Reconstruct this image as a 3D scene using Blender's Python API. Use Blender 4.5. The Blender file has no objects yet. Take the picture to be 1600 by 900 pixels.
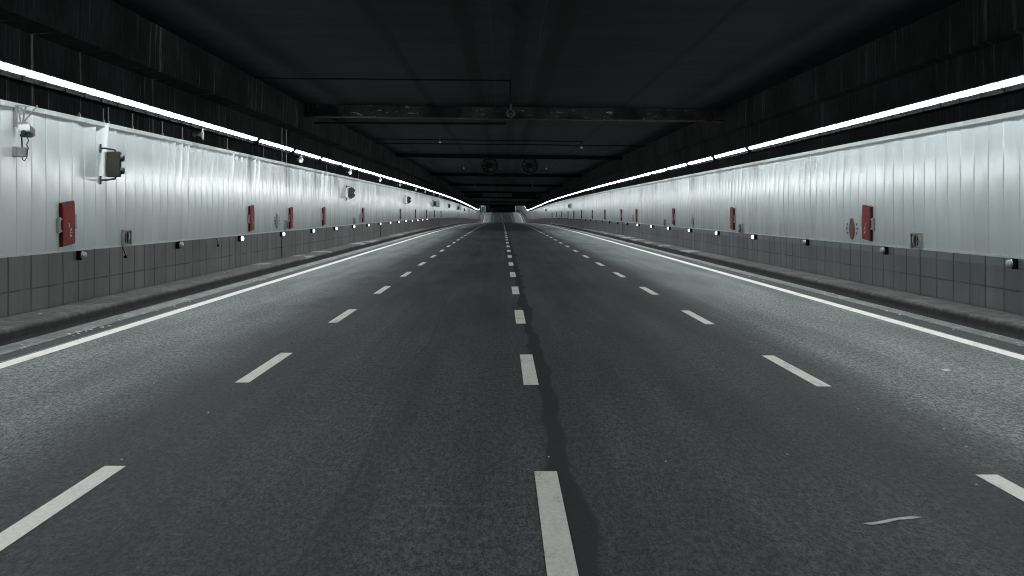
import bpy, bmesh, math, random
from mathutils import Vector, Matrix
random.seed(7)
C = bpy.context.scene
R = math.radians

# ---------------------------------------------------------------- camera, world, exposure
EYE = 1.85
cam_d = bpy.data.cameras.new("camera"); cam = bpy.data.objects.new("camera", cam_d)
C.collection.objects.link(cam); C.camera = cam
cam.location = (0, 0, EYE); cam.rotation_euler = (R(90), 0, 0)
cam_d.sensor_width = 36.0; cam_d.lens = 58.5
cam_d.shift_x = 15.4 / 1600; cam_d.shift_y = -120.5 / 1600
cam_d.clip_start = 0.1; cam_d.clip_end = 3000

w = bpy.data.worlds.new("World"); C.world = w; w.use_nodes = True
bg = w.node_tree.nodes["Background"]
bg.inputs[0].default_value = (0.55, 0.7, 1.0, 1); bg.inputs[1].default_value = 0.006
C.view_settings.view_transform = 'Standard'; C.view_settings.look = 'None'
C.view_settings.exposure = 0.15; C.view_settings.gamma = 1.0
C.view_settings.use_curve_mapping = False
C.cycles.use_denoising = True
C.cycles.filter_width = 1.0
C.cycles.use_light_tree = True
C.cycles.max_bounces = 7; C.cycles.diffuse_bounces = 4; C.cycles.glossy_bounces = 3
C.cycles.sample_clamp_indirect = 4.0
LAMP = 82.0            # emission of the tube luminaires
LAMP_COL = (0.93, 0.99, 1.0)

# ---------------------------------------------------------------- path of the tunnel
PZ = [(-60,0),(0,0),(110,0),(230,-.2),(400,-1.12),(495,-1.70),(525,-1.66),(556,-.80),(588,.32),(612,.90),
      (645,1.22),(700,1.0),(800,.5),(900,.2),(1000,0)]
def _slopes():
    n = len(PZ); d = [(PZ[i+1][1]-PZ[i][1])/(PZ[i+1][0]-PZ[i][0]) for i in range(n-1)]
    m = [0.0]*n
    for i in range(1, n-1):
        m[i] = 0 if d[i-1]*d[i] <= 0 else 2*d[i-1]*d[i]/(d[i-1]+d[i])
    m[0] = d[0]; m[-1] = d[-1]
    return m
PM = _slopes()
def rz(s):
    if s <= PZ[0][0]: return 0.0
    for i in range(len(PZ)-1):
        a, b = PZ[i], PZ[i+1]
        if s <= b[0]:
            h = b[0]-a[0]; t = (s-a[0])/h
            return ((2*t**3-3*t*t+1)*a[1] + (t**3-2*t*t+t)*h*PM[i] + (-2*t**3+3*t*t)*b[1] + (t**3-t*t)*h*PM[i+1])
    return PZ[-1][1]
def cx(s):
    if s < 540: return 0.0
    if s < 700: return -(s-540)**2/6120
    return -(160**2)/6120 - (s-700)*.0523
def stations(a, b):
    out = []; s = a
    while s < b-1e-6:
        out.append(s); s += 10 if s < 100 or 240 < s < 470 else 5
    out.append(b); return out
def P(X, s, h): return (cx(s)+X, s, rz(s)+h)

# ---------------------------------------------------------------- material helpers
class NT:
    def __init__(self, name):
        self.m = bpy.data.materials.new(name); self.m.use_nodes = True
        self.t = self.m.node_tree; self.n = self.t.nodes; self.l = self.t.links
        self.b = self.n["Principled BSDF"]
        tc = self.n.new("ShaderNodeTexCoord"); self.obj = tc.outputs["Object"]
        sp = self.n.new("ShaderNodeSeparateXYZ"); self.l.new(self.obj, sp.inputs[0])
        self.x, self.y, self.z = sp.outputs
    def _in(self, sock, v):
        if hasattr(v, "is_linked") or isinstance(v, bpy.types.NodeSocket): self.l.new(v, sock)
        elif isinstance(v, tuple) and len(v) == 3 and sock.type == 'RGBA': sock.default_value = (*v, 1)
        else: sock.default_value = v
    def math(self, op, a, b=0.0, c=0.0, clamp=False):
        n = self.n.new("ShaderNodeMath"); n.operation = op; n.use_clamp = clamp
        for i, v in enumerate((a, b, c)): self._in(n.inputs[i], v)
        return n.outputs[0]
    def mapping(self, scale, loc=(0,0,0)):
        n = self.n.new("ShaderNodeMapping"); self.l.new(self.obj, n.inputs[0])
        n.inputs["Scale"].default_value = scale; n.inputs["Location"].default_value = loc
        return n.outputs[0]
    def noise(self, scale=(1,1,1), detail=3, rough=.55, loc=(0,0,0), dist=0.0):
        n = self.n.new("ShaderNodeTexNoise"); self.l.new(self.mapping(scale, loc), n.inputs["Vector"])
        n.inputs["Scale"].default_value = 1; n.inputs["Detail"].default_value = detail
        n.inputs["Roughness"].default_value = rough; n.inputs["Distortion"].default_value = dist
        return n.outputs[0]
    def ramp(self, f, a, b, va=0.0, vb=1.0, smooth=True):
        n = self.n.new("ShaderNodeMapRange"); n.interpolation_type = 'SMOOTHSTEP' if smooth else 'LINEAR'
        self._in(n.inputs[0], f)
        for i, v in zip((1,2,3,4), (a, b, va, vb)): n.inputs[i].default_value = v
        return n.outputs[0]
    def mix(self, f, a, b, mode='MIX'):
        n = self.n.new("ShaderNodeMix"); n.data_type = 'RGBA'; n.blend_type = mode
        self._in(n.inputs[0], f); self._in(n.inputs[6], a); self._in(n.inputs[7], b)
        return n.outputs[2]
    def scale(self, col, f):          # colour times value
        n = self.n.new("ShaderNodeVectorMath"); n.operation = 'SCALE'
        if isinstance(col, tuple): n.inputs[0].default_value = col
        else: self.l.new(col, n.inputs[0])
        self._in(n.inputs[3], f); return n.outputs[0]
    def band(self, v, centre, half, soft):   # 1 inside |v-centre|<half
        d = self.math('ABSOLUTE', self.math('SUBTRACT', v, centre))
        return self.ramp(d, half, half+soft, 1.0, 0.0)
    def bump(self, h, strength, dist=.01):
        n = self.n.new("ShaderNodeBump"); n.inputs["Strength"].default_value = strength
        n.inputs["Distance"].default_value = dist; self.l.new(h, n.inputs["Height"])
        self.l.new(n.outputs[0], self.b.inputs["Normal"])
    def out(self, col=None, rough=None, metal=None, spec=None):
        if col is not None: self._in(self.b.inputs["Base Color"], col)
        if rough is not None: self._in(self.b.inputs["Roughness"], rough)
        if metal is not None: self._in(self.b.inputs["Metallic"], metal)
        if spec is not None: self._in(self.b.inputs["Specular IOR Level"], spec)
        return self.m

def simple(name, col, rough=.5, metal=0.0, var=.25, scale=9.0, spec=None):
    t = NT(name); n = t.noise((scale,)*3, 4)
    return t.out(t.scale(col, t.ramp(n, .25, .75, 1-var, 1+var)), t.ramp(n, .2, .8, rough*.85, min(1, rough*1.15)), metal, spec)
def emis(name, col, strength):
    t = NT(name); t.out((.8,.8,.8), .4)
    t.b.inputs["Emission Color"].default_value = (*col, 1)
    n = t.noise((1.3,1.3,1.3), 2)
    t._in(t.b.inputs["Emission Strength"], t.ramp(n, .3, .7, strength*.96, strength*1.04))
    return t.m

# ---------------------------------------------------------------- mesh helpers
def link(o): C.collection.objects.link(o); return o
def tag(o, label=None, cat=None, group=None, kind=None):
    if label: o["label"] = label
    if cat: o["category"] = cat
    if group: o["group"] = group
    if kind: o["kind"] = kind
    return o
def mesh_obj(name, verts, faces, mat, parent=None, smooth=False):
    me = bpy.data.meshes.new(name); me.from_pydata(verts, [], faces); me.materials.append(mat)
    if smooth:
        for p in me.polygons: p.use_smooth = True
    me.update(); o = link(bpy.data.objects.new(name, me)); o.parent = parent
    return o
def bm_obj(name, bm, mat, parent=None, smooth=False):
    me = bpy.data.meshes.new(name); bmesh.ops.recalc_face_normals(bm, faces=bm.faces[:])
    bm.to_mesh(me); bm.free(); me.materials.append(mat)
    if smooth:
        for p in me.polygons: p.use_smooth = True
    o = link(bpy.data.objects.new(name, me)); o.parent = parent
    return o
def empty(name, loc): o = link(bpy.data.objects.new(name, None)); o.location = loc; return o
def box(bm, c, s, rot=None, bevel=0.0):
    r = bmesh.ops.create_cube(bm, size=1); vs = r["verts"]
    bmesh.ops.scale(bm, vec=s, verts=vs)
    if bevel:
        es = list({e for v in vs for e in v.link_edges})
        b = bmesh.ops.bevel(bm, geom=es, offset=bevel, segments=2, affect='EDGES')
        vs = list({v for f in b["faces"] for v in f.verts} | {v for v in vs if v.is_valid})
    if rot: bmesh.ops.rotate(bm, cent=(0,0,0), matrix=rot, verts=vs)
    bmesh.ops.translate(bm, vec=c, verts=vs)
def cyl(bm, a, b, r, r2=None, seg=16):
    a = Vector(a); b = Vector(b); d = b-a
    m = Matrix.Translation((a+b)/2) @ d.to_track_quat('Z', 'Y').to_matrix().to_4x4()
    bmesh.ops.create_cone(bm, cap_ends=True, segments=seg, radius1=r, radius2=r if r2 is None else r2, depth=d.length, matrix=m)
def ball(bm, c, r, sc=(1,1,1), seg=16):
    m = Matrix.Translation(c) @ Matrix.Diagonal((*sc, 1))
    bmesh.ops.create_uvsphere(bm, u_segments=seg, v_segments=seg//2+2, radius=r, matrix=m)
def tube(bm, pts, r, seg=8):
    for a, b in zip(pts[:-1], pts[1:]): cyl(bm, a, b, r, seg=seg)
    for p in pts[1:-1]: ball(bm, p, r, seg=8)
def lathe(bm, prof, axis_m, seg=20):     # prof: (radius, height) along local z
    rings = []
    for r, h in prof:
        rings.append([bm.verts.new(axis_m @ Vector((r*math.cos(2*math.pi*k/seg), r*math.sin(2*math.pi*k/seg), h))) for k in range(seg)])
    for A, B in zip(rings[:-1], rings[1:]):
        for k in range(seg): bm.faces.new((A[k], A[(k+1)%seg], B[(k+1)%seg], B[k]))
    return rings
def sweep(name, prof, mat, s0, s1, parent=None, closed=False, smooth=False, stn=None):
    ss = stn or stations(s0, s1); V = []; F = []; n = len(prof)
    for s in ss: V += [P(x, s, h) for x, h in prof]
    m = n if closed else n-1
    for i in range(len(ss)-1):
        for j in range(m):
            a = i*n+j; b = i*n+(j+1)%n; F.append((a, b, b+n, a+n))
    if closed: F.append(tuple(range(n))); F.append(tuple(range((len(ss)-1)*n, len(ss)*n))[::-1])
    return mesh_obj(name, V, F, mat, parent, smooth)
ORD = ["", "first","second","third","fourth","fifth","sixth","seventh","eighth","ninth","tenth","eleventh","twelfth",
       "thirteenth","fourteenth","fifteenth","sixteenth","seventeenth","eighteenth","nineteenth"]
TEN = {2:"twent",3:"thirt",4:"fort",5:"fift",6:"sixt"}
def nth(i):
    if i < 20: return ORD[i]
    a, b = divmod(i, 10)
    return TEN[a]+"ieth" if b == 0 else TEN[a]+"y-"+ORD[b]

# ---------------------------------------------------------------- materials
# asphalt
t = NT("asphalt")
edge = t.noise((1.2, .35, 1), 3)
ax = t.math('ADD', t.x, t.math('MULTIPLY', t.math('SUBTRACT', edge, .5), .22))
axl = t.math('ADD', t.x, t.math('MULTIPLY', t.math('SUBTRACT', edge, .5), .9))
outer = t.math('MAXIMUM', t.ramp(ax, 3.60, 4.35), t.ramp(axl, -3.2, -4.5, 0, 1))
n_a = t.n.new("ShaderNodeMapRange")
grain = t.noise((26, 5.5, 26), 7, .93)
grain2 = t.noise((60, 17, 60), 4, .9, (3,1,0))
mid = t.noise((7, 3.0, 1), 4, .6)
patch = t.noise((.9, .09, 1), 4, .6, (5,2,0))
g = t.math('MAXIMUM', .08, t.math('ADD', t.ramp(grain, .43, .57, .05, 1.95, False), t.ramp(grain2, .42, .58, -.55, .65, False)))
col = t.mix(outer, (.054, .0585, .0575), (.160, .173, .170))  # outer lanes: lighter paving, with the lamps' brighter band painted in too
col = t.scale(col, g)
col = t.scale(col, t.ramp(mid, .25, .75, .90, 1.10))
col = t.scale(col, t.ramp(patch, .3, .7, .74, 1.24))
# faint longitudinal rolling marks / wheel tracks
trk = t.noise((3.0, .012, 1), 3, .5, (1,0,0))
col = t.scale(col, t.ramp(trk, .3, .7, .87, 1.13))
# dark sealant beside the middle dashes
wob = t.noise((.001, .28, 1), 2, .5, (2,0,0))
wob2 = t.noise((.001, .17, 1), 2, .5, (9,0,0))
sx = t.math('SUBTRACT', t.x, t.math('MULTIPLY', t.math('SUBTRACT', wob, .5), .42))
seal_d = t.math('SUBTRACT', t.math('ABSOLUTE', t.math('SUBTRACT', sx, .44)), t.math('MULTIPLY', wob2, .13))
seal = t.ramp(seal_d, .0, .035, 1.0, 0.0)
col = t.mix(t.math('MULTIPLY', seal, .85), col, (.026, .0275, .030))
# thin crack-like trowel line left of the middle
cw = t.noise((.001, .07, 1), 2, .5, (4,0,0))
crk = t.band(t.math('SUBTRACT', t.x, t.math('MULTIPLY', t.math('SUBTRACT', cw, .5), .7)), -1.08, .006, .02)
col = t.mix(t.math('MULTIPLY', crk, .32), col, (.012, .013, .014))
# joint of the outer paving lane
jn = t.band(ax, 3.98, .006, .012)
col = t.mix(t.math('MULTIPLY', jn, .35), col, (.11, .118, .118))
off = t.math('MAXIMUM', t.ramp(t.x, -6.12, -6.17, 0, 1), t.ramp(t.x, 6.69, 6.74, 0, 1))
col = t.mix(t.math('MULTIPLY', off, .8), col, (.017, .018, .018))
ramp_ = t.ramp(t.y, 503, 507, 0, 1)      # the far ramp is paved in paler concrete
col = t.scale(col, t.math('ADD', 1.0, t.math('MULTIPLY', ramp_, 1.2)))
# pale specks of stone / grit
sp = t.noise((55, 55, 55), 1, .5, (7,7,0))
col = t.mix(t.ramp(sp, .735, .765, 0, .75), col, (.30, .31, .30))
hgt = t.math('ADD', grain, t.math('MULTIPLY', grain2, .5))
t.bump(hgt, .7, .02)
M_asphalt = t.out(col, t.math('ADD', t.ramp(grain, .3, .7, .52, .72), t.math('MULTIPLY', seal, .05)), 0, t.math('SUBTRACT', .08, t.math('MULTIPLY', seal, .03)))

t = NT("road_paint")
n1 = t.noise((60, 60, 60), 3, .65); n2 = t.noise((6, 1.2, 1), 4, .6)
wear = t.math('ADD', t.math('MULTIPLY', n1, .5), t.math('MULTIPLY', n2, .5))
col = t.mix(t.ramp(wear, .36, .43, 0, 1), (.22, .22, .21), (.84, .815, .74))
col = t.scale(col, t.math('MULTIPLY', t.ramp(n2, .3, .7, .95, 1.04), t.ramp(t.noise((40, 12, 1), 4, .7), .3, .7, .86, 1.1))); t.bump(n1, .25, .006)
M_paint = t.out(col, .55)

t = NT("kerb_concrete")
n1 = t.noise((8, 4, 8), 6, .72); n2 = t.noise((1.3, .5, 1.3), 4, .6)
jy = t.math('ABSOLUTE', t.math('SUBTRACT', t.math('FRACT', t.y), .5)); jl = t.ramp(jy, .485, .495, 0, 1)
col = t.scale((.058, .057, .051), t.math('MULTIPLY', t.ramp(n1, .32, .68, .35, 1.7), t.ramp(n2, .3, .7, .55, 1.35)))
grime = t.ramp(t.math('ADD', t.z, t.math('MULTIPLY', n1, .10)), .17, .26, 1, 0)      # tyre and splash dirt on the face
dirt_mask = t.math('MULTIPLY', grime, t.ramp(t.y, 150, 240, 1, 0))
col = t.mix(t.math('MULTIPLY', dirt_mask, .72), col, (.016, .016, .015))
pale = t.noise((.5, .16, .5), 3, .6, (11,3,0))
pm = t.math('MULTIPLY', t.ramp(pale, .56, .60, 0, 1), t.math('MULTIPLY', t.ramp(t.y, 46, 56, 0, 1), t.math('SUBTRACT', 1.0, dirt_mask)))
col = t.mix(t.math('MULTIPLY', pm, .75), col, (.36, .38, .38))
col = t.mix(t.math('MULTIPLY', jl, .6), col, (.02, .02, .02)); t.bump(n1, .6, .02)
M_kerb = t.out(col, .8)

t = NT("gutter_setts")
jy = t.math('FRACT', t.math('MULTIPLY', t.y, 4.2)); n1 = t.noise((9, 5, 9), 4, .6)
jl = t.math('MAXIMUM', t.ramp(jy, .0, .2, 1, 0), t.ramp(jy, .86, 1.0, 0, 1))
col = t.scale((.15, .158, .156), t.math('MULTIPLY', t.ramp(n1, .3, .7, .45, 1.5), t.ramp(t.noise((2.2, .5, 1), 3, .6, (6,0,0)), .35, .65, .5, 1.2)))
col = t.mix(t.math('MULTIPLY', jl, .95), col, (.02, .022, .022)); t.bump(t.math('SUBTRACT', 1.0, jl), .7, .015)
M_gutter = t.out(col, .6)

def dado_mat(name, base, bright_top, top_h):
    t = NT(name)
    v = t.n.new("ShaderNodeTexVoronoi"); v.voronoi_dimensions = '1D'; v.feature = 'DISTANCE_TO_EDGE'
    wv = t.noise((1, 1.1, 2.4), 2, .5)
    t._in(v.inputs["W"], t.math('ADD', t.math('MULTIPLY', t.y, .92), t.math('MULTIPLY', wv, .07)))
    v.inputs["Scale"].default_value = 1; v.inputs["Randomness"].default_value = .55
    v2 = t.n.new("ShaderNodeTexVoronoi"); v2.voronoi_dimensions = '1D'; v2.feature = 'F1'
    t._in(v2.inputs["W"], t.math('MULTIPLY', t.y, .92)); v2.inputs["Scale"].default_value = 1; v2.inputs["Randomness"].default_value = .55
    lw = t.noise((1, .9, .2), 2, .5, (0,4,0))
    vj = t.math('MULTIPLY', t.ramp(v.outputs["Distance"], .02, .058, 1, 0), t.ramp(lw, .35, .55, .5, 1))
    hw = t.noise((1, .8, 1), 2, .5, (0,8,0))
    hz = t.math('ADD', t.z, t.math('MULTIPLY', hw, .05))
    hj = t.math('MULTIPLY', t.band(hz, .615, .007, .014), t.math('MULTIPLY', t.ramp(hw, .4, .6, .3, .9), t.ramp(t.y, 110, 130, 1, 0)))
    n1 = t.noise((4, 4, 4), 5, .65); n2 = t.noise((.6, .35, .25), 3, .6)
    st = t.noise((3, 3.2, .25), 4, .6, (2,0,0))
    col = t.scale(base, t.math('MULTIPLY', t.ramp(n1, .25, .75, .84, 1.16), t.ramp(n2, .3, .7, .82, 1.18)))
    ti = t.n.new("ShaderNodeSeparateColor"); t.l.new(v2.outputs["Color"], ti.inputs[0])
    col = t.scale(col, t.ramp(ti.outputs[0], 0, 1, .86, 1.13, False))
    col = t.scale(col, t.ramp(st, .3, .7, .90, 1.10))
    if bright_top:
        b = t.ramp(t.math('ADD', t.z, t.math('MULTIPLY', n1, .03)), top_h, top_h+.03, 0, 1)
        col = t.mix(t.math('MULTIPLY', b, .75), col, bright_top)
    col = t.mix(t.math('MULTIPLY', t.math('MAXIMUM', vj, hj), .88), col, (.01, .011, .011))
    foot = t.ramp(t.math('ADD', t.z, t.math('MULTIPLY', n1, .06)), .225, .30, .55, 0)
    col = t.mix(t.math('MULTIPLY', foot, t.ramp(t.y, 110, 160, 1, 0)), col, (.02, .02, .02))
    t.bump(t.math('SUBTRACT', n1, t.math('MULTIPLY', vj, 1.5)), .35, .012)
    return t.out(col, t.ramp(n1, .3, .7, .5, .68), 0, .4)
M_dado_l = dado_mat("dado_concrete_brown", (.150, .150, .143), None, 0)
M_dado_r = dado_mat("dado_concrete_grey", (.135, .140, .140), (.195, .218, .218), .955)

def clad_mat(name, tint):
    t = NT(name)
    st = t.noise((1.0, 1.3, .10), 3, .5); bl = t.noise((.3, .12, .3), 3, .55, (1,1,0)); fn = t.noise((9, 9, 4), 4, .6)
    # each sheet weathers a little differently
    idx = t.math('FLOOR', t.math('DIVIDE', t.y, .84))
    wn = t.n.new("ShaderNodeTexWhiteNoise"); wn.noise_dimensions = '1D'; t.l.new(idx, wn.inputs["W"])
    col = t.scale(tint, t.math('MULTIPLY', t.ramp(st, .3, .7, .965, 1.03), t.ramp(bl, .3, .7, .92, 1.06)))
    col = t.scale(col, t.ramp(wn.outputs["Value"], 0, 1, .93, 1.05, False))
    # road film low down, and runs below the cap
    low = t.ramp(t.math('SUBTRACT', t.z, t.math('MULTIPLY', st, .35)), 1.0, 1.45, .20, 0)
    col = t.mix(t.math('MULTIPLY', low, t.ramp(t.y, 200, 260, 1, .3)), col, (.36, .37, .34))
    fr = t.math('FRACT', t.math('DIVIDE', t.y, .84))
    seam = t.math('MAXIMUM', t.ramp(fr, .0, .018, 1, 0), t.ramp(fr, .986, 1.0, 0, 1))
    wn2 = t.n.new("ShaderNodeTexWhiteNoise"); wn2.noise_dimensions = '1D'; t.l.new(t.math('ADD', t.math('FLOOR', t.math('ADD', t.math('DIVIDE', t.y, .84), .5)), 77.7), wn2.inputs["W"])
    col = t.mix(t.math('MULTIPLY', seam, t.ramp(wn2.outputs["Value"], .35, 1, .05, .55)), col, (.13, .14, .14))
    t.bump(t.noise((1.6, 2.0, .7), 2, .5, (3,3,0)), .08, .02)
    return t.out(col, t.math('ADD', t.ramp(fn, .3, .7, .155, .19), t.ramp(st, .3, .7, -.01, .025)), 0, .14)
M_clad_l = clad_mat("cladding_enamel_left", (.70, .745, .75))
M_clad_r = clad_mat("cladding_enamel_right", (.655, .715, .725))

def soot_mat(name, base, streak, amount):
    t = NT(name)
    n1 = t.noise((.8, 2.6, .16), 6, .68); n2 = t.noise((.4, .25, .5), 4, .6); n3 = t.noise((6, 9, 1.2), 5, .7)
    col = t.scale(base, t.ramp(n2, .3, .7, .5, 1.5))
    col = t.scale(col, t.ramp(n3, .3, .7, .6, 1.4))
    m = t.math('MULTIPLY', t.ramp(n1, .56, .70, 0, 1), t.ramp(n3, .35, .65, 0, 1))
    col = t.mix(t.math('MULTIPLY', m, amount), col, streak)
    t.bump(n3, .4, .02)
    return t.out(col, .95, 0, .06)
M_soot_l = soot_mat("sooty_concrete", (.0155, .018, .018), (.21, .20, .18), .9)
M_soot_r = soot_mat("sooty_concrete_dark", (.011, .0125, .013), (.09, .09, .085), .7)

t = NT("ceiling_soot")
n1 = t.noise((.25, .9, .3), 5, .65); n2 = t.noise((.3, .05, 1), 4, .6); n3 = t.noise((2.5, 14, 1), 3, .6)
col = t.scale((.0085, .0098, .0125), t.math('MULTIPLY', t.ramp(n1, .3, .7, .7, 1.3), t.ramp(n2, .3, .7, .65, 1.35)))
col = t.scale(col, t.ramp(n3, .3, .7, .85, 1.15))
wb = t.math('MULTIPLY', t.math('SUBTRACT', t.noise((.001, .06, .001), 2), .5), .35)
xx = t.math('ADD', t.x, wb)
for c0, hw_, sf, am in ((-2.5, .07, .12, .85), (-.76, .10, .14, .9), (1.2, .12, .2, .8), (.35, .08, .16, .65), (4.27, .04, .07, .9), (-5.4, .1, .3, .5)):
    col = t.mix(t.math('MULTIPLY', t.band(xx, c0, hw_, sf), am), col, (.002, .002, .0025))
pj = t.math('ABSOLUTE', t.math('SUBTRACT', t.math('FRACT', t.math('DIVIDE', t.y, 2.4)), .5))
col = t.mix(t.ramp(pj, .485, .497, 0, .35), col, (.003, .003, .003)); t.bump(n1, .3, .02)
M_ceil = t.out(col, .95, 0, .05)

t = NT("beam_concrete")
n1 = t.noise((.7, .7, .7), 3, .6, (3,0,0)); n2 = t.noise((2.2, 2.2, 9), 4, .65); n3 = t.noise((14, 14, 14), 4, .6)
col = t.scale((.034, .033, .029), t.ramp(n3, .3, .7, .7, 1.3)); col = t.scale(col, t.ramp(n1, .35, .65, .35, 1.3))
spall = t.math('MULTIPLY', t.ramp(n2, .60, .66, 0, 1), t.ramp(n1, .46, .56, 0, 1))
col = t.mix(t.math('MULTIPLY', spall, .9), col, (.30, .30, .28)); t.bump(n2, .4, .03)
M_beam = t.out(col, .95, 0, .08)
M_beam_dark = simple("beam_soot", (.005, .0055, .006), .95, 0, .4, 3, .04)

M_lamp = emis("lamp_diffuser_glow", LAMP_COL, LAMP)
M_bulk_on = emis("bulkhead_glow", (.95, 1, .98), 2.2)
M_added_baffle = simple('matt_black', (.002, .002, .0021), .95, 0, .2, 9, .02)
M_lampfar = emis('lamp_diffuser_glow_dimmer', LAMP_COL, LAMP*.7)
M_house = simple("lamp_housing_grey", (.10, .11, .115), .45, .3)
M_steel = simple("galvanised_steel", (.30, .31, .31), .42, .75)
M_dark = simple("dark_metal", (.022, .023, .024), .5, .2)
M_black = simple("black_rubber", (.008, .008, .009), .9, 0, .25, 9, .1)
M_olive = simple("olive_dark_enamel", (.040, .045, .032), .7, 0, .2, 9, .15)
M_glassy = simple("clouded_glass", (.34, .36, .35), .15, 0, .45, 40)
M_lens = simple("dark_lens", (.02, .035, .03), .12)
M_white = simple("white_enamel", (.50, .52, .52), .55, 0, .15, 9, .3)
M_cap = simple("cap_trim", (.46, .50, .49), .4, .1, .15, 3)
M_greyb = simple("grey_box_enamel", (.22, .235, .22), .45, 0, .25)
M_green = simple("green_enamel", (.02, .12, .075), .4)
M_leaf = simple("dry_scraps", (.48, .47, .38), .7, 0, .5, 30)
t = NT("red_enamel")
n1 = t.noise((3, 3, 3), 4, .6); n2 = t.noise((28, 28, 28), 3, .6)
col = t.scale((.25, .011, .015), t.ramp(n1, .3, .7, .75, 1.2)); col = t.mix(t.ramp(n2, .70, .74, 0, .7), col, (.5, .42, .40))
M_red = t.out(col, .5, 0, .08)
M_redd = simple("dark_red_enamel", (.05, .006, .008), .5, 0, .25, 9, .2)
M_fade = simple("faded_red_enamel", (.17, .065, .065), .6, 0, .4, 12, .2)
M_fadeg = simple("faded_grey_enamel", (.17, .17, .17), .5, 0, .35, 12)

# ---------------------------------------------------------------- setting: road, kerbs, gutters, ceiling
S0, S1 = -30, 900
L_CLAD, R_CLAD = -7.60, 8.10
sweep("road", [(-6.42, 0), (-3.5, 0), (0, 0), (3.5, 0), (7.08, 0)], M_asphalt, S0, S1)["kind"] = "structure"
for nm, x0, x1 in (("edge_line", -6.08, -5.87), ("edge_line", 6.44, 6.66)):
    o = sweep(nm, [(x0, .004), (x1, .004)], M_paint, S0, S1); o["kind"] = "structure"
DASH, PER = 3.75, 9.6
def dashes(X, s_first, w_):
    V = []; F = []; s = s_first - 3*PER
    while s < 880:
        k = [s, s+DASH/2, s+DASH]
        base = len(V)
        for q in k: V += [P(X-w_/2, q, .004), P(X+w_/2, q, .004)]
        F += [(base, base+1, base+3, base+2), (base+2, base+3, base+5, base+4)]
        s += PER
    mesh_obj("lane_line", V, F, M_paint)["kind"] = "structure"
dashes(-2.80, 17.9, .155); dashes(.308, 17.65, .16); dashes(3.39, 17.5, .155)
for sg, g0, g1, wall_x in ((-1, 6.42, 6.85, 7.66), (1, 7.08, 7.43, 8.16)):
    pr = [(sg*g0, 0), (sg*g0, .006), (sg*(g0+.1), .004), (sg*g1, -.002)]
    sweep("gutter", pr, M_gutter, S0, S1)["kind"] = "structure"
    rr = .07; arc = [(sg*(g1+.03+rr-rr*math.cos(a)), .205-rr+rr*math.sin(a)) for a in [k*math.pi/12 for k in range(0, 7)]]
    pr = [(sg*g1, -.01), (sg*(g1+.03), .08)] + arc + [(sg*(g1+.35), .212), (sg*wall_x, .215)]
    sweep("kerb", pr, M_kerb, S0, S1, smooth=True)["kind"] = "structure"
sweep("ceiling", [(-7.4, 5.69), (0, 5.60), (8.5, 5.50)], M_ceil, S0, S1)["kind"] = "structure"
# ground beyond the tunnel walls
mesh_obj("ground", [(-900,-300,-8),(900,-300,-8),(900,1400,-8),(-900,1400,-8)], [(0,1,2,3)], simple("earth", (.06,.055,.045), .9))["kind"] = "structure"

# ---------------------------------------------------------------- walls
def cladding(Xw, sg, z0, z1, mat, parent, wavy):
    rnd = random.Random(11 if sg < 0 else 23)
    V = []; F = []; pitch = .84; i0 = int(-15/pitch); i1 = int(860/pitch)
    us = (0.0, .012, .05, .28, .5, .72, .95, .988); zs = [z0+(z1-z0)*k/8 for k in range(9)]
    cols = []
    lastA = 0
    for i in range(i0, i1):
        # neighbouring sheets hang together, so tilt drifts from one to the next
        a = .55*lastA + rnd.gauss(0, .0016); lastA = a
        b = rnd.gauss(0, .005)*wavy + (.013*wavy if 30 < i*pitch < 52 and sg < 0 else .0045*wavy)
        bul = .003+rnd.random()*.004
        for u in us:
            s = (i+u)*pitch; col_ = []
            for z in zs:
                tz = max(0, (z-2.3)/1.2)
                q = u-.5
                d = a*q*1.2 + b*tz*(1.2*q + 3.0*q*abs(q)*tz) + bul*math.sin(math.pi*u)*(1-.3*tz)
                if u == 0.0: d = -.010
                p = P(Xw - sg*d, s, z); col_.append(len(V)); V.append(p)
            cols.append(col_)
    for A, B in zip(cols[:-1], cols[1:]):
        for k in range(8): F.append((A[k], B[k], B[k+1], A[k+1]) if sg > 0 else (A[k], A[k+1], B[k+1], B[k]))
    return mesh_obj("cladding", V, F, mat, parent, True)
def wall(sg, Xc, z0, z1, upper, mc, md, ms, lab, wavy):
    root = empty("tunnel_wall", (0, 0, 0)); tag(root, lab, "wall")
    cladding(Xc, sg, z0, z1, mc, root, wavy)
    sweep("cap_rail", [(Xc+sg*.09, z1-.005), (Xc+sg*.09, z1+.035), (Xc-sg*.03, z1+.035), (Xc-sg*.03, z1-.045), (Xc-sg*.012, z1-.045), (Xc-sg*.012, z1-.005)], M_cap, S0, 860, root, True)
    sweep("drip_rail", [(Xc+sg*.04, z0-.004), (Xc-sg*.014, z0-.004), (Xc-sg*.014, z0+.03), (Xc+sg*.04, z0+.03)], M_cap, S0, 860, root, True)
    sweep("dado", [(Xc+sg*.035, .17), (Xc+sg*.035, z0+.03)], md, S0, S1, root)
    sweep("upper_wall", upper, ms, S0, S1, root)
    return root
wall(-1, L_CLAD, 1.14, 3.50, [(-7.64, 3.0), (-7.64, 3.3), (-7.64, 4.72), (-7.17, 4.76), (-7.15, 4.78), (-7.12, 5.75)],
     M_clad_l, M_dado_l, M_soot_l, "left tunnel wall, white ribbed cladding with curved flares over brownish concrete", 1.6)
wall(1, R_CLAD, 1.10, 3.385, [(8.14, 3.0), (8.14, 3.3), (8.14, 4.60), (8.02, 4.64), (7.98, 4.66), (7.98, 5.6)],
     M_clad_r, M_dado_r, M_soot_r, "right tunnel wall, white ribbed cladding over concrete with a paler top band", .8)

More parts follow.
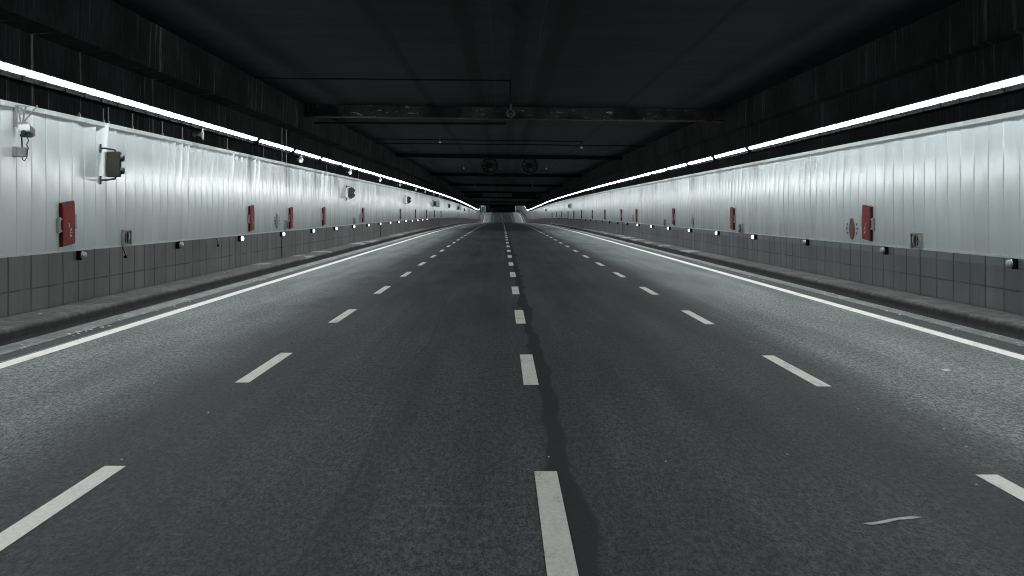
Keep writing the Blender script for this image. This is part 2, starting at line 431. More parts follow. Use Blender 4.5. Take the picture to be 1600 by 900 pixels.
# ---------------------------------------------------------------- ceiling beams
beams = [(60, .42, .9, "pale chipped concrete ceiling beam, the nearest and brightest across the tunnel", M_beam),
         (111, .26, .8, "dark ceiling beam just in front of the two fans", M_beam_dark),
         (165, .30, .8, "dark ceiling beam just beyond the two fans", M_beam_dark),
         (222, .30, .8, "sooty ceiling beam, fourth across the tunnel from the camera", M_beam_dark),
         (285, .30, .8, "sooty ceiling beam, fifth across the tunnel from the camera", M_beam_dark),
         (350, .30, .8, "sooty ceiling beam, sixth across the tunnel from the camera", M_beam_dark),
         (430, .30, .8, "sooty ceiling beam far off, seventh from the camera", M_beam_dark),
         (520, .40, .8, "sooty ceiling beam over the dip in the road, farthest", M_beam_dark)]
for s, dep, th, lab, mt in beams:
    bm = bmesh.new(); L, Rr = (-7.05, 7.98)
    n = 24; V = []
    rnd = random.Random(s)
    rows = []
    for k in range(n+1):
        x = L+(Rr-L)*k/n; ct = 5.69-.19*(x+7.4)/15.9
        j = rnd.uniform(-.018, .018)
        rows.append([bm.verts.new(P(x, s+yy, ct+zz)) for yy, zz in ((0, .0), (0, -dep+j+.02), (.03, -dep+j), (th, -dep+j), (th, 0))])
    for A, B in zip(rows[:-1], rows[1:]):
        for q in range(4): bm.faces.new((A[q], A[q+1], B[q+1], B[q]))
    o = bm_obj("ceiling_beam", bm, mt); tag(o, lab, "beam", "ceiling beams across the tunnel")

# ---------------------------------------------------------------- tube luminaires
def lum_meshes(length, glow, k_=1.0):
    """box housing and tilted diffuser, local: +x to the road, y along the road"""
    bm = bmesh.new(); hl = length/2
    prof = [(-.12, .05), (.005, .05), (.030, .030), (-.065, -.064), (-.12, -.045)]
    A = [bm.verts.new((x, -hl, z)) for x, z in prof]; B = [bm.verts.new((x, hl, z)) for x, z in prof]
    for k in range(5): bm.faces.new((A[k], A[(k+1)%5], B[(k+1)%5], B[k]))
    bm.faces.new(A); bm.faces.new(B[::-1])
    box(bm, (-.19, -hl*.6, .03), (.16, .05, .03)); box(bm, (-.19, hl*.6, .03), (.16, .05, .03))
    bmesh.ops.recalc_face_normals(bm, faces=bm.faces[:])
    me = bpy.data.meshes.new("housing"); bm.to_mesh(me); bm.free(); me.materials.append(M_house)
    bm = bmesh.new(); box(bm, (-.079, 0, -.09), (.012, length, .10), bevel=.002)  # black strip added below the housing to shade the top of the cladding
    me3 = bpy.data.meshes.new("added_baffle"); bm.to_mesh(me3); bm.free(); me3.materials.append(M_added_baffle)
    bm = bmesh.new(); hl2 = hl-.045
    # slightly bowed diffuser standing proud of the tilted face
    pr = []
    for k in range(6):
        u = k/5; v_ = .5+(u-.5)*k_; x = -.047+.062*v_; z = -.048+.062*v_; bow = .009*k_*math.sin(math.pi*u)
        pr.append((x+bow*.69+.008, z-bow*.72-.008))
    rows = [[bm.verts.new((x, yy, z)) for x, z in pr] for yy in (-hl2, hl2)]
    for k in range(5): bm.faces.new((rows[0][k], rows[0][k+1], rows[1][k+1], rows[1][k]))
    bm.normal_update()
    bm.faces.ensure_lookup_table()
    if bm.faces[2].normal.z > 0: bmesh.ops.reverse_faces(bm, faces=bm.faces[:])
    me2 = bpy.data.meshes.new("diffuser"); bm.to_mesh(me2); bm.free(); me2.materials.append(glow)
    for p in me2.polygons: p.use_smooth = True
    return me, me2, me3
near_me = lum_meshes(1.22, M_lamp); far_me = lum_meshes(7.8, M_lamp); xfar_me = lum_meshes(8.66, M_lampfar, .62)
near_mirror = {}
def luminaire(s, sg, X, h, meshes, length, lab, grp):
    r = empty("tube_luminaire", P(X, s, h)); tag(r, lab, "lamp", grp)
    dz = (rz(s+length/2)-rz(s-length/2))/length; dx = (cx(s+length/2)-cx(s-length/2))/length
    rot_z = 0 if sg < 0 else math.pi
    fwd = Vector((dx, 1, dz)).normalized(); 
    if sg > 0: fwd = -fwd
    up = Vector((0, 0, 1)); xx_ = fwd.cross(up).normalized(); up = xx_.cross(fwd)
    r.rotation_euler = Matrix((xx_, fwd, up)).transposed().to_euler()
    for nm, me in zip(("housing", "diffuser", "added_baffle"), meshes):
        o = link(bpy.data.objects.new(nm, me)); o.parent = r
    return r
for sg, X, h, s_end, side in ((-1, -7.33, 4.0, 49.8, "left"), (1, 7.84, 3.855, 52.9, "right")):
    g1 = f"short lamps of the close-set row on the {side} wall"
    s = s_end - .635; lst = []
    while s > -9: lst.append(s); s -= 1.27
    lst.reverse(); edge_s = 24.3 if sg < 0 else 25.0
    k = 0
    for s in lst:
        if s < edge_s-1.0: lab = f"short white tube lamp high on the {side} wall, before the photo's edge"
        else:
            k += 1; lab = f"short white tube lamp high on the {side} wall, {nth(k)} from the photo's {side} edge"
        luminaire(s, sg, X, h, near_me, 1.22, lab, g1)
    s = s_end+.55+4.03; k = 0; g2 = f"long lamps of the gapped row on the {side} wall"
    while s < 655:
        k += 1
        if k <= 12: lab = f"long white tube lamp on the {side} wall, {nth(k)} past the first gap in the row"
        else: lab = f"far long white tube lamp in the unbroken part of the {side} row"
        luminaire(s, sg, X, h, far_me if k <= 12 else xfar_me, 8.7, lab, g2)
        s += 8.72

# ---------------------------------------------------------------- bulkhead lamps under the cladding
def bulk_meshes(on):
    bm = bmesh.new(); box(bm, (.03, -.02, 0), (.11, .09, .17), bevel=.008); box(bm, (-.0, .03, .07), (.09, .16, .02))
    bmesh.ops.recalc_face_normals(bm, faces=bm.faces[:])
    a = bpy.data.meshes.new("base"); bm.to_mesh(a); bm.free(); a.materials.append(M_black)
    bm = bmesh.new(); ball(bm, (.115, .01, 0), .064, (.9, 1.15, 1.0), 18)
    b = bpy.data.meshes.new("globe"); bm.to_mesh(b); bm.free(); b.materials.append(M_bulk_on if on else M_glassy)
    for p in b.polygons: p.use_smooth = True
    bm = bmesh.new(); lathe(bm, [(.072, -.01), (.076, 0), (.072, .012), (.064, .012), (.064, -.01), (.072, -.01)], Matrix.Translation((.085, 0, 0)) @ Matrix.Rotation(R(90), 4, 'Y'), 16)
    c = bpy.data.meshes.new("ring"); bm.to_mesh(c); bm.free(); c.materials.append(M_steel)
    return a, b, c
BON, BOFF = bulk_meshes(True), bulk_meshes(False)
def bulkheads(sg, ss, off_until, side, h):
    k = 0
    for s in ss:
        k += 1; on = s > off_until and (sg < 0 or s < 104)
        r = empty("bulkhead_lamp", P((L_CLAD-.03) if sg < 0 else (R_CLAD+.03), s, h)); r.rotation_euler = (0, 0, 0)
        if sg > 0: r.scale = (-1, 1, 1)
        tag(r, f"{'glowing' if on else 'dull unlit'} round lamp low on the {side} wall, {nth(k)} from the photo's {side} edge", "lamp", f"round lamps under the {side} cladding")
        for nm, me in zip(("base", "globe", "ring"), BON if on else BOFF): o = link(bpy.data.objects.new(nm, me)); o.parent = r
bulkheads(-1, [29.9+9.1*k for k in range(16)], 42, "left", 1.05)
bulkheads(1, [26.3] + [35.1+9.05*k for k in range(24)], 46, "right", 1.015)

# ---------------------------------------------------------------- red cabinets, hatches, round plates
def cabinet_meshes(label_marks):
    out = []
    bm = bmesh.new(); box(bm, (.022, 0, 0), (.044, .86, .76), bevel=.006); out.append(("body", bm, M_redd))
    bm = bmesh.new(); box(bm, (.050, 0, 0), (.012, .80, .70), bevel=.004); box(bm, (.058, 0, 0), (.005, .70, .60), bevel=.002); out.append(("door", bm, M_red))
    bm = bmesh.new(); box(bm, (.066, -.06, -.03), (.014, .07, .07), bevel=.003); out.append(("handle", bm, M_steel))
    for sy in (-1, 1):
        bm = bmesh.new(); box(bm, (.02, sy*.52, .0), (.03, .16, .26), bevel=.005); box(bm, (.04, sy*.50, .10), (.02, .12, .03)); box(bm, (.04, sy*.50, -.10), (.02, .12, .03)); out.append(("bracket", bm, M_greyb))
    bm = bmesh.new(); rnd = random.Random(3)
    for k in range(9):
        box(bm, (.0618, rnd.uniform(-.0, .18), -.16+rnd.uniform(-.07, .07)), (.003, rnd.uniform(.02, .07), rnd.uniform(.012, .03)))
    out.append(("sticker", bm, M_white))
    res = []
    for nm, bm, mt in out:
        bmesh.ops.recalc_face_normals(bm, faces=bm.faces[:])
        me = bpy.data.meshes.new(nm); bm.to_mesh(me); bm.free(); me.materials.append(mt); res.append((nm, me))
    return res
CAB = cabinet_meshes(True)
def place(parts, name, X, s, h, sg, roll=0.0, sc=1.0):
    r = empty(name, P(X, s, h)); r.rotation_euler = (0, 0, 0) if sg < 0 else (0, 0, 0)
    r.rotation_euler = (roll, 0, 0); r.scale = (sc if sg < 0 else -sc, sc, sc)
    for nm, me in parts: o = link(bpy.data.objects.new(nm, me)); o.parent = r
    return r
XL, XR = L_CLAD+.012, R_CLAD-.012
for i, s in enumerate([28.95, 50.2, 59.6, 70.6, 90.6, 123.8, 145.5, 166.5, 186, 206]):
    r = place(CAB, "fire_cabinet", XL, s, 1.63 if i != 2 else 1.6, -1, R(3.0))
    tag(r, f"red fire cabinet on the left white cladding, {nth(i+1)} from the photo's left edge", "cabinet", "red cabinets on the left cladding")
for i, s in enumerate([36.75, 58.3, 78.4, 100, 112.8, 130.8, 149, 169.3, 187.4, 203.7, 225.5, 246.6, 268.6]):
    r = place(CAB, "fire_cabinet", XR, s, 1.585, 1, R(3.0))
    tag(r, f"red fire cabinet on the right white cladding, {nth(i+1)} from the photo's right edge", "cabinet", "red cabinets on the right cladding")

def mk(lst):
    res = []
    for nm, bm, mt in lst:
        bmesh.ops.recalc_face_normals(bm, faces=bm.faces[:])
        me = bpy.data.meshes.new(nm); bm.to_mesh(me); bm.free(); me.materials.append(mt); res.append((nm, me))
    return res
def round_plate(mat):
    bm = bmesh.new(); cyl(bm, (.0, 0, 0), (.014, 0, 0), .235, seg=32); a = ("disc", bm, mat)
    bm = bmesh.new(); lathe(bm, [(.235, .0), (.245, .0), (.245, .018), (.235, .018), (.235, 0)], Matrix.Rotation(R(90), 4, 'Y'), 32); b = ("rim", bm, mat)
    out = [a, b]
    for sy in (-1, 1):
        for k in range(3):
            bm = bmesh.new(); box(bm, (.012, sy*(.52+.06*(k % 2)), .10-.1*k), (.02, .06, .06), bevel=.004)
            out.append(("clip", bm, M_greyb))
    return mk(out)
RP_red, RP_grey = round_plate(M_fade), round_plate(M_fadeg)
for X, s, h, sg, prt, lab in ((XL, 56.0, 1.52, -1, RP_grey, "faded grey round plate on the left cladding, between the second and third cabinets"),
                    (XL, 89.0, 1.50, -1, RP_grey, "small far round plate beside the fifth red cabinet on the left"),
                    (XR, 38.45, 1.44, 1, RP_red, "faded red round plate beside the nearest right red cabinet"),
                    (XR, 70.6, 1.42, 1, RP_grey, "grey round plate on the right cladding between second and third cabinets"),
                    (XR, 102.7, 1.45, 1, RP_grey, "small far grey round plate beside the fourth right cabinet")):
    tag(place(prt, "round_plate", X, s, h, sg), lab, "plate", "round plates on the cladding")
def hatch():
    bm = bmesh.new()
    for c, sz in (((.03, 0, .15), (.06, .68, .03)), ((.03, 0, -.15), (.06, .68, .03)), ((.03, .325, 0), (.06, .03, .27)), ((.03, -.325, 0), (.06, .03, .27))): box(bm, c, sz, bevel=.003)
    a = ("frame", bm, M_greyb)
    bm = bmesh.new(); box(bm, (.012, 0, 0), (.02, .62, .27)); b = ("back_plate", bm, simple("hatch_back", (.13,.145,.115), .5, 0, .3, 20))
    bm = bmesh.new(); box(bm, (.03, .08, .0), (.02, .03, .22)); box(bm, (.03, -.10, .0), (.02, .12, .12), Matrix.Rotation(R(45), 3, 'X')); c = ("pointer", bm, M_dark)
    bm = bmesh.new(); box(bm, (.03, .2, .03), (.03, .12, .14), bevel=.004); d = ("latch_plate", bm, M_steel)
    return mk([a, b, c, d])
HT = hatch()
for X, s, h, sg, lab in ((XL, 33.5, 1.31, -1, "small grey hatch box low on the left cladding, nearest of those on the left"),
                (XL, 58.4, 1.36, -1, "small grey hatch box beside the third red cabinet on the left"),
                (XL, 85.0, 1.33, -1, "tiny far grey hatch box low on the left cladding"),
                (XR, 32.4, 1.26, 1, "small grey hatch box with a dark pointer low on the right cladding, nearest"),
                (XR, 56.2, 1.25, 1, "small dark hatch box beside the second red cabinet on the right"),
                (XR, 82.4, 1.27, 1, "tiny far hatch box beside the third red cabinet on the right")):
    tag(place(HT, "wall_hatch", X, s, h, sg), lab, "hatch", "small hatch boxes on the cladding")

# ---------------------------------------------------------------- two-lens signal heads on the left wall
def signal_meshes():
    L = []
    bm = bmesh.new(); box(bm, (.24, 0, 0), (.25, .17, .485), bevel=.014); box(bm, (.24, 0, .0), (.262, .12, .012)); L.append(("body", bm, M_olive))
    bm = bmesh.new(); box(bm, (.085, .03, 0), (.03, .30, .46), bevel=.004); L.append(("back_board", bm, M_white))
    for z in (.12, -.12):
        bm = bmesh.new()
        m = Matrix.Translation((.365, 0, z)) @ Matrix.Rotation(R(90), 4, 'Y')
        lathe(bm, [(.060, 0), (.068, .0), (.064, .065), (.056, .065), (.060, 0)], m, 18); L.append(("visor", bm, M_dark))
        bm = bmesh.new(); ball(bm, (.366, 0, z), .052, (.35, 1, 1)); L.append(("lens", bm, M_lens))
    for z, sg in ((.30, 1), (-.30, -1)):
        bm = bmesh.new(); tube(bm, [(0, -.10, z), (.12, -.10, z), (.27, -.02, z-.03*sg)], .018); cyl(bm, (.27, -.02, z-.03*sg), (.27, 0, z-.065*sg), .018); box(bm, (.012, -.10, z), (.024, .07, .16)); L.append(("bracket", bm, M_dark))
    return mk(L)
SG = signal_meshes()
for i, s in enumerate([31.5, 81, 131, 181, 231, 278, 325, 368]):
    tag(place(SG, "signal_head", XL, s, 2.73, -1), f"{'olive two-lens signal head on arms' if i == 0 else 'dark two-lens signal head'} on the left cladding, {nth(i+1)} from the photo's left edge", "signal", "signal heads on the left wall")

# ---------------------------------------------------------------- pale perforated lane signs farther on
def panel_sign():
    L = []
    bm = bmesh.new(); box(bm, (.36, 0, 0), (.50, .16, 1.05), bevel=.015); L.append(("case", bm, M_white))
    bm = bmesh.new()
    for a in range(5):
        for b in range(10): cyl(bm, (.36-.18+.09*a, -.079, -.44+.098*b), (.36-.18+.09*a, -.09, -.44+.098*b), .024, seg=8)
    L.append(("dot_grid", bm, M_dark))
    for z in (.4, -.4):
        bm = bmesh.new(); box(bm, (.06, .04, z), (.12, .05, .06)); L.append(("bracket", bm, M_steel))
    bm = bmesh.new(); tube(bm, [(.5, 0, .53), (.62, 0, .85)], .03); L.append(("strut", bm, M_white))
    return mk(L)
PS = panel_sign()
for i, s in enumerate([186, 283, 363, 445]):
    tag(place(PS, "panel_sign", XL, s, 2.88, -1), f"white box sign with dotted face on the far left wall, {nth(i+1)} from the camera", "sign", "white dotted signs on the left wall")
bm = bmesh.new(); box(bm, (.06, 0, 0), (.10, .45, .60), bevel=.01); box(bm, (.13, 0, 0), (.30, .06, .45), bevel=.008)
ES = mk([("case", bm, M_white)])
bm = bmesh.new(); box(bm, (.15, -.034, 0), (.22, .006, .36)); ES += mk([("face", bm, M_green)])
for i, s in enumerate([197, 303, 400]):
    tag(place(ES, "exit_sign", XR, s, 2.55, 1), f"small green and white sign on the far right wall, {nth(i+1)} from the camera", "sign", "small green signs on the right wall")
# at the top of the far ramp
r = empty("exit_sign", P(-6.55, 597, 0))
tag(r, "white framed green sign panel at the top of the far left ramp", "sign")
bm = bmesh.new(); box(bm, (0, .1, 2.1), (1.15, .16, 2.1), bevel=.02); bm_obj("frame", bm, M_white, r)
bm = bmesh.new(); box(bm, (.05, .0, 1.95), (.75, .05, 1.5)); bm_obj("face", bm, M_green, r)
bm = bmesh.new(); tube(bm, [(-.5, .1, 0), (-.5, .1, 1.1)], .05); tube(bm, [(.5, .1, 0), (.5, .1, 1.1)], .05); bm_obj("post", bm, M_steel, r)
r = empty("roadside_cabinet", P(-5.55+.4, 628, 0))
tag(r, "tall grey roadside cabinet with white edge on the far crest, left of the lanes", "cabinet")
bm = bmesh.new(); box(bm, (-.35, .2, 1.35), (.85, .5, 2.5), bevel=.02); bm_obj("body", bm, M_greyb, r)
bm = bmesh.new(); box(bm, (.20, .1, 1.35), (.22, .3, 2.7), bevel=.02); bm_obj("edge_strip", bm, M_white, r)
bm = bmesh.new(); box(bm, (-.1, .2, .05), (1.1, .6, .1), bevel=.02); bm_obj("plinth", bm, M_greyb, r)
r = empty("marker_post", P(6.35, 628, 0)); tag(r, "white rounded marker post on the far crest, right of the lanes", "post")
bm = bmesh.new(); lathe(bm, [(.0, 2.55), (.12, 2.52), (.2, 2.35), (.2, .1), (.26, .08), (.26, 0)], Matrix.Identity(4), 16); bm_obj("post", bm, M_white, r, True)

# ---------------------------------------------------------------- horn loudspeakers above the left cladding
def horn():
    L = []
    m = Matrix.Rotation(R(58), 4, 'Z') @ Matrix.Rotation(R(90), 4, 'X')
    bm = bmesh.new(); lathe(bm, [(.03, -.12), (.035, -.06), (.06, 0), (.11, .045), (.135, .055), (.142, .06), (.135, .066), (.105, .052), (.05, 0), (.0, -.02)], m, 22)
    L.append(("horn", bm, M_greyb))
    bm = bmesh.new(); cyl(bm, tuple(m @ Vector((0,0,-.12))), tuple(m @ Vector((0,0,-.22))), .05, seg=14); L.append(("driver", bm, M_greyb))
    bm = bmesh.new(); tube(bm, [tuple(m @ Vector((0,0,-.17))), (-.35, .0, -.06)], .014); L.append(("bracket", bm, M_dark))
    return mk(L)
HN = horn()
for i, s in enumerate([41.1, 61.2, 81, 101, 120.5, 143, 160, 180, 205, 240]):
    r = place(HN, "horn_speaker", -7.45, s, 3.74 if i else 3.735, -1)
    if i == 0: r.rotation_euler = (0, 0, R(32))
    tag(r, f"round white horn speaker between left cladding and lamp row, {nth(i+1)} from the photo's left edge", "speaker", "horn speakers above the left cladding")

# ---------------------------------------------------------------- camera assembly, far left
r = empty("wall_camera", P(XL, 25.9, 3.1)); tag(r, "camera with junction box on a steel bracket at the left wall's top, photo's left edge", "camera")
def wp(px, py, X=-7.45, s=25.9): return None
bm = bmesh.new()
box(bm, (.02, 0, .22), (.03, .10, .34)); tube(bm, [(.06, -.02, .39), (.10, -.02, .12)], .014); tube(bm, [(.18, -.02, .38), (.13, -.02, .12)], .014)
tube(bm, [(.14, -.02, .13), (.36, -.02, .385)], .013); box(bm, (.12, -.02, .38), (.20, .05, .03)); box(bm, (.12, -.02, .12), (.14, .05, .03)); box(bm, (.1, 0, .30), (.03, .08, .12))
bm_obj("bracket", bm, M_steel, r)
bm = bmesh.new(); tube(bm, [(.12, -.02, .12), (.115, -.02, -.10), (.13, -.02, -.40)], .013); bm_obj("pole", bm, M_dark, r)
hs = bm_obj("camera_housing", (lambda b: (box(b, (.20, -.02, .0), (.17, .34, .11), Matrix.Rotation(R(-12), 3, 'X'), .012), b)[1])(bmesh.new()), M_white, r)
bm = bmesh.new(); box(bm, (.20, -.06, -.08), (.15, .22, .055), bevel=.01); cyl(bm, (.20, -.19, -.03), (.20, -.24, -.04), .035); bm_obj("camera_body", bm, M_dark, r)
bm = bmesh.new(); box(bm, (.13, -.03, -.34), (.14, .12, .15), bevel=.012); box(bm, (.01, .0, -.33), (.10, .20, .16), bevel=.008); bm_obj("junction_box", bm, M_greyb, r)
bm = bmesh.new()
tube(bm, [(.20, -.03, -.10), (.235, -.05, -.16), (.20, -.05, -.22), (.23, -.05, -.28), (.205, -.05, -.33)], .007)
tube(bm, [(.21, -.05, -.33), (.205, -.05, -.42), (.17, -.05, -.475), (.135, -.05, -.45), (.13, -.04, -.40)], .006); bm_obj("cable", bm, M_black, r)

# ---------------------------------------------------------------- small conduits and hooks on the left wall
cps = [(24.5, 3.53, 3.95, "first"), (29.9, 3.53, 3.62, "second"), (31.7, 3.53, 3.80, "third"), (32.1, 3.53, 3.85, "fourth"), (34.2, 3.53, 3.85, "fifth"),
       (37.2, 3.53, 3.85, "sixth"), (39.5, 3.53, 3.85, "seventh"), (46, 3.53, 3.85, "eighth"), (53.0, 3.53, 3.9, "ninth"), (57.4, 3.53, 5.3, "tall"), (58.6, 3.53, 5.1, "tall2"), (72, 3.53, 3.85, "tenth"), (88, 3.53, 3.85, "eleventh")]
for s, a, b, o_ in cps:
    r = empty("conduit", P(-7.60, s, a))
    bm = bmesh.new(); cyl(bm, (0, 0, 0), (0, 0, b-a), .016, seg=8); bm_obj("pipe", bm, M_steel, r)
    bm = bmesh.new(); box(bm, (0, 0, .03), (.05, .06, .05)); bm_obj("clamp", bm, M_steel, r)
    lab = {"tall": "tall pale pipe rising past the left lamp row at the first gap", "tall2": "tall pipe just beyond the tallest one at the left row's first gap"}.get(o_, f"thin upright pipe between left cladding and lamps, {o_} from the photo's left edge")
    tag(r, lab, "pipe", "thin pipes above the left cladding")
for i, s in enumerate([33.2, 44.1]):
    r = empty("cable_tail", P(-7.60, s, 1.13)); tag(r, f"short dark cable hanging below the left cladding, {'nearer' if i == 0 else 'farther'} of the two", "cable")
    bm = bmesh.new(); tube(bm, [(0, 0, .01), (.02, .05, -.03), (.03, .16, -.10), (.03, .24, -.18)], .009); bm_obj("lead", bm, M_black, r)
    bm = bmesh.new(); box(bm, (.03, .25, -.205), (.05, .13, .05), bevel=.01); bm_obj("plug", bm, M_black, r)
# expansion joints
for X, s, h0, h1, lab, ww in ((R_CLAD+.028, 112, .2, 1.09, "black upright joint cover in the right dado, the nearer one", .26), (R_CLAD+.028, 196, .2, 1.09, "black upright joint cover in the right dado, the farther one", .4),
                          (L_CLAD-.028, 57.6, .2, 1.13, "black upright joint cover in the left dado, the nearer one", .06), (L_CLAD-.028, 104.5, .2, 1.13, "black upright joint cover in the left dado, the farther one", .3)):
    bm = bmesh.new(); box(bm, P(X, s, (h0+h1)/2), (.02, ww, h1-h0), bevel=.003); tag(bm_obj("joint_cover", bm, M_black), lab, "joint", "dark joints in the dado")

# ---------------------------------------------------------------- jet fans
def fan():
    L = []
    bm = bmesh.new(); m = Matrix.Rotation(R(-90), 4, 'X')
    lathe(bm, [(.56, 0), (.52, .03), (.48, .10), (.46, .3), (.46, 2.6), (.50, 2.9), (.54, 2.9), (.54, 2.6), (.54, .3), (.56, .03), (.56, 0)], m, 32); L.append(("casing", bm, M_black))
    bm = bmesh.new(); cyl(bm, (0, .3, 0), (0, 1.1, 0), .16, seg=20); ball(bm, (0, .3, 0), .16, (1, .7, 1)); L.append(("hub", bm, M_black))
    for k in range(10):
        bm = bmesh.new(); box(bm, (.31, .42, 0), (.32, .015, .14), Matrix.Rotation(R(24), 3, 'X')); bmesh.ops.rotate(bm, cent=(0,0,0), matrix=Matrix.Rotation(R(36*k), 3, 'Y'), verts=bm.verts[:]); L.append(("blade", bm, M_dark))
    for y in (.5, 2.3):
        bm = bmesh.new(); box(bm, (-.3, y, .60), (.05, .08, .35)); box(bm, (.3, y, .60), (.05, .08, .35)); L.append(("hanger", bm, M_dark))
    return mk(L)
FN = fan()
tag(place(FN, "jet_fan", -.84, 112.5, 4.93, -1), "dark round jet fan under the ceiling, the left of the pair", "fan", "pair of ceiling fans")
tag(place(FN, "jet_fan", 1.88, 112.5, 4.92, -1), "dark round jet fan under the ceiling, the right of the pair", "fan", "pair of ceiling fans")
for X, wd, lab in ((-5.0, 3.3, "dark flat box hung far under the ceiling, left"), (3.8, 4.2, "dark flat box hung far under the ceiling, right")):
    r = empty("sign_box", P(X, 292, 0)); tag(r, lab, "sign box", "dark boxes hung far under the ceiling")
    bm = bmesh.new(); box(bm, (0, 0, 5.05), (wd, .35, .62), bevel=.03); bm_obj("case", bm, M_black, r)
    for q in (-.35, .35):
        bm = bmesh.new(); cyl(bm, (wd*q, 0, 5.3), (wd*q, 0, 5.62), .04); bm_obj("hanger", bm, M_dark, r)

# ---------------------------------------------------------------- ceiling pipes, dome lamps, cables
def ceil_h(x): return 5.69-.19*(x+7.4)/15.9
def line(name, pts, r, mat, lab, cat, grp=None):
    bm = bmesh.new(); tube(bm, pts, r, 8); return tag(bm_obj(name, bm, mat), lab, cat, grp)
line("conduit_run", [(-7.0, 47, 5.60), (.24, 47, 5.53), (.24, 47, 4.85)], .022, M_black, "thin dark pipe across the ceiling dropping to the nearest ceiling camera", "pipe")
line("conduit_run", [(-7.0, 62.0, 5.12), (.15, 62.0, 5.10)], .045, M_black, "thick dark pipe just behind the pale chipped beam, left half", "pipe")
line("conduit_run", [(-6.9, 86, 5.57), (4.1, 86, 5.44), (4.1, 86, 5.28)], .025, M_black, "thin pipe along the ceiling ending at the right ceiling camera", "pipe")
line("conduit_run", [(-6.9, 91, 5.55), (7.9, 91, 5.40)], .03, M_black, "dark pipe spanning the whole ceiling in front of the fans' beam", "pipe")
for X, lab, r_, amp in ((.80, "wavy thin cable running along the ceiling right of the middle", .011, .05), (-.22, "straight thin cable running along the ceiling left of the middle", .010, .01)):
    bm = bmesh.new(); pts = []; y = 12.0; k = 0; rnd = random.Random(4)
    while y < 111:
        pts.append((X+rnd.uniform(-amp, amp)*.6, y, ceil_h(X)-(.05 if k % 2 else .13) if (y < 59 or y > 62) else ceil_h(X)-.46)); y += 1.6; k += 1
    tube(bm, pts, r_, 6); tag(bm_obj("ceiling_cable", bm, M_black), lab, "cable")
def dome():
    L = []
    bm = bmesh.new(); cyl(bm, (0, 0, .26), (0, 0, .10), .022); cyl(bm, (0, 0, .10), (0, 0, .03), .03, .07); L.append(("stem", bm, M_dark))
    bm = bmesh.new(); ball(bm, (0, 0, -.01), .078, seg=18); L.append(("dome", bm, M_lens))
    bm = bmesh.new(); 
    seg = 26; m = Matrix.Rotation(R(90), 4, 'X')
    pts = [(.105*math.cos(a), -.02, .105*math.sin(a)) for a in [R(120+300*k/seg) for k in range(seg+1)]]
    tube(bm, pts, .013, 8); L.append(("ring", bm, M_house))
    return mk(L)
DM = dome()
bm = bmesh.new(); ball(bm, (0, 0, 0), .055, seg=14); SM = mk([("dome", bm, M_white)])
bm = bmesh.new(); cyl(bm, (0, 0, .05), (0, 0, .24), .02); SM += mk([("stem", bm, M_dark)])
bm = bmesh.new(); lathe(bm, [(.03, .07), (.07, .03), (.075, .0), (.065, 0), (.03, .06)], Matrix.Identity(4), 16); SM += mk([("shade", bm, M_steel)])
tag(place(DM, "dome_camera", .24, 47, 4.60, -1), "dark dome camera in a pale ring hanging from a pipe, nearest on the ceiling", "camera")
for X, s, h, lab in ((-3.1, 83, 5.28, "small pale ceiling camera left of the middle, before the fans"), (4.1, 86, 5.12, "small pale ceiling camera at the end of a pipe, right of the middle"),
                  (-2.95, 128, 5.15, "small pale ceiling camera beyond the left fan"), (3.4, 128, 5.1, "small pale ceiling camera beyond the right fan"),
                  (-3.3, 200, 4.98, "tiny far ceiling camera, left of the pair beyond the fans"), (3.65, 200, 4.98, "tiny far ceiling camera, right of the pair beyond the fans")):
    r = place(SM, "ceiling_camera", X, s, h, -1)
    if ceil_h(X)-h-.2 > .05:
        bm = bmesh.new(); cyl(bm, (0, 0, .22), (0, 0, ceil_h(X)-h+.01), .018); bm_obj("drop_rod", bm, M_dark, r)
    tag(r, lab, "camera", "small cameras under the ceiling")

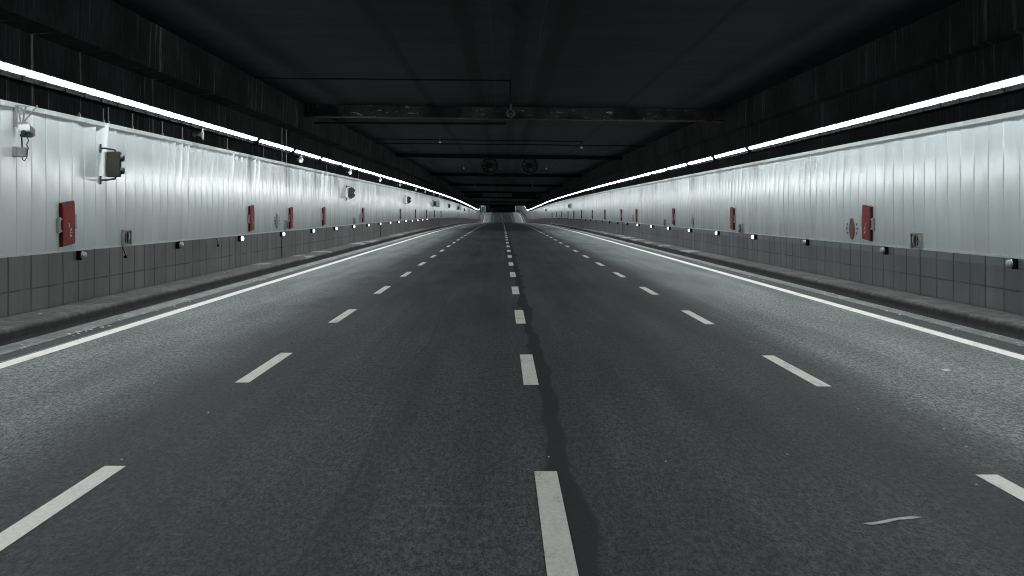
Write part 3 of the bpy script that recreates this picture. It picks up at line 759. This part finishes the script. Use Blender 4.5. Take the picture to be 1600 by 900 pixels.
# ---------------------------------------------------------------- litter
bm = bmesh.new(); rnd = random.Random(19)
def scrap(x, y, z, r):
    n = rnd.randint(4, 6); a0 = rnd.random()*6
    vs = [bm.verts.new((x+r*rnd.uniform(.6, 1.2)*math.cos(a0+6.283*k/n), y+r*1.6*rnd.uniform(.6, 1.2)*math.sin(a0+6.283*k/n), z+rnd.uniform(.004, .4*r+.006))) for k in range(n)]
    top = bm.verts.new((x, y, z+.5*r+.01))
    for k in range(n): bm.faces.new((vs[k], vs[(k+1) % n], top))
for k in range(230):
    sg = rnd.choice((-1, 1)); y = 18+rnd.random()**1.6*130
    X = rnd.gauss(6.5, .13) if sg < 0 else rnd.gauss(7.12, .13)
    if rnd.random() < .2: X += .8; z = .212
    else: z = .004
    scrap(sg*X, y, z, rnd.uniform(.012, .035))
for k in range(5): scrap(-6.42+.05*k, 24.6+.45*k+rnd.uniform(-.1, .1), .01, .045)
for px, py in ((1230, 712), (1040, 723), (325, 646), (857, 716), (1420, 640), (1475, 672), (1380, 604), (240, 600), (560, 560), (1230, 520), (1180, 518), (1510, 700), (190, 720), (1525, 760), (1340, 640)):
    z_ = 4810/(py-329.5); scrap((px-784.6)*z_/2600, z_, .002, .013)
for k in range(70):
    y = 10+rnd.random()*50; scrap(rnd.uniform(4, 6.2)*rnd.choice((-1, 1, 1)), y, .002, rnd.uniform(.006, .013))
o = bm_obj("litter", bm, M_leaf); tag(o, "dry leaves, grit and pale scraps along the gutters and road", "litter", None, "stuff")
def flat_thing(name, pts, z, mat, lab, cat):
    bm = bmesh.new(); A = [bm.verts.new((x, y, z+.003)) for x, y in pts]; B = [bm.verts.new((x, y, z+.0055)) for x, y in pts]
    bm.faces.new(A); bm.faces.new(B)
    for k in range(len(pts)): bm.faces.new((A[k], A[(k+1) % len(pts)], B[(k+1) % len(pts)], B[k]))
    return tag(bm_obj(name, bm, mat), lab, cat)
pp = []
for px, py in ((1347, 819), (1372, 816), (1395, 811), (1420, 808), (1441, 809), (1424, 812), (1404, 813), (1388, 817), (1364, 821)):
    z_ = 4810/(py-329.5); pp.append(((px-784.6)*z_/2600, z_))
flat_thing("tape_strip", pp, 0, simple("pale_tape", (.55, .56, .54), .6, 0, .3, 14), "pale sliver of tape lying on the road, bottom right", "strip")
pp = []
for px, py in ((1470, 578), (1478, 577), (1487, 579), (1479, 581)):
    z_ = 4810/(py-329.5); pp.append(((px-784.6)*z_/2600, z_))
flat_thing("paper_scrap", pp, 0, M_white, "small white scrap in the bright right-hand lane", "scrap")
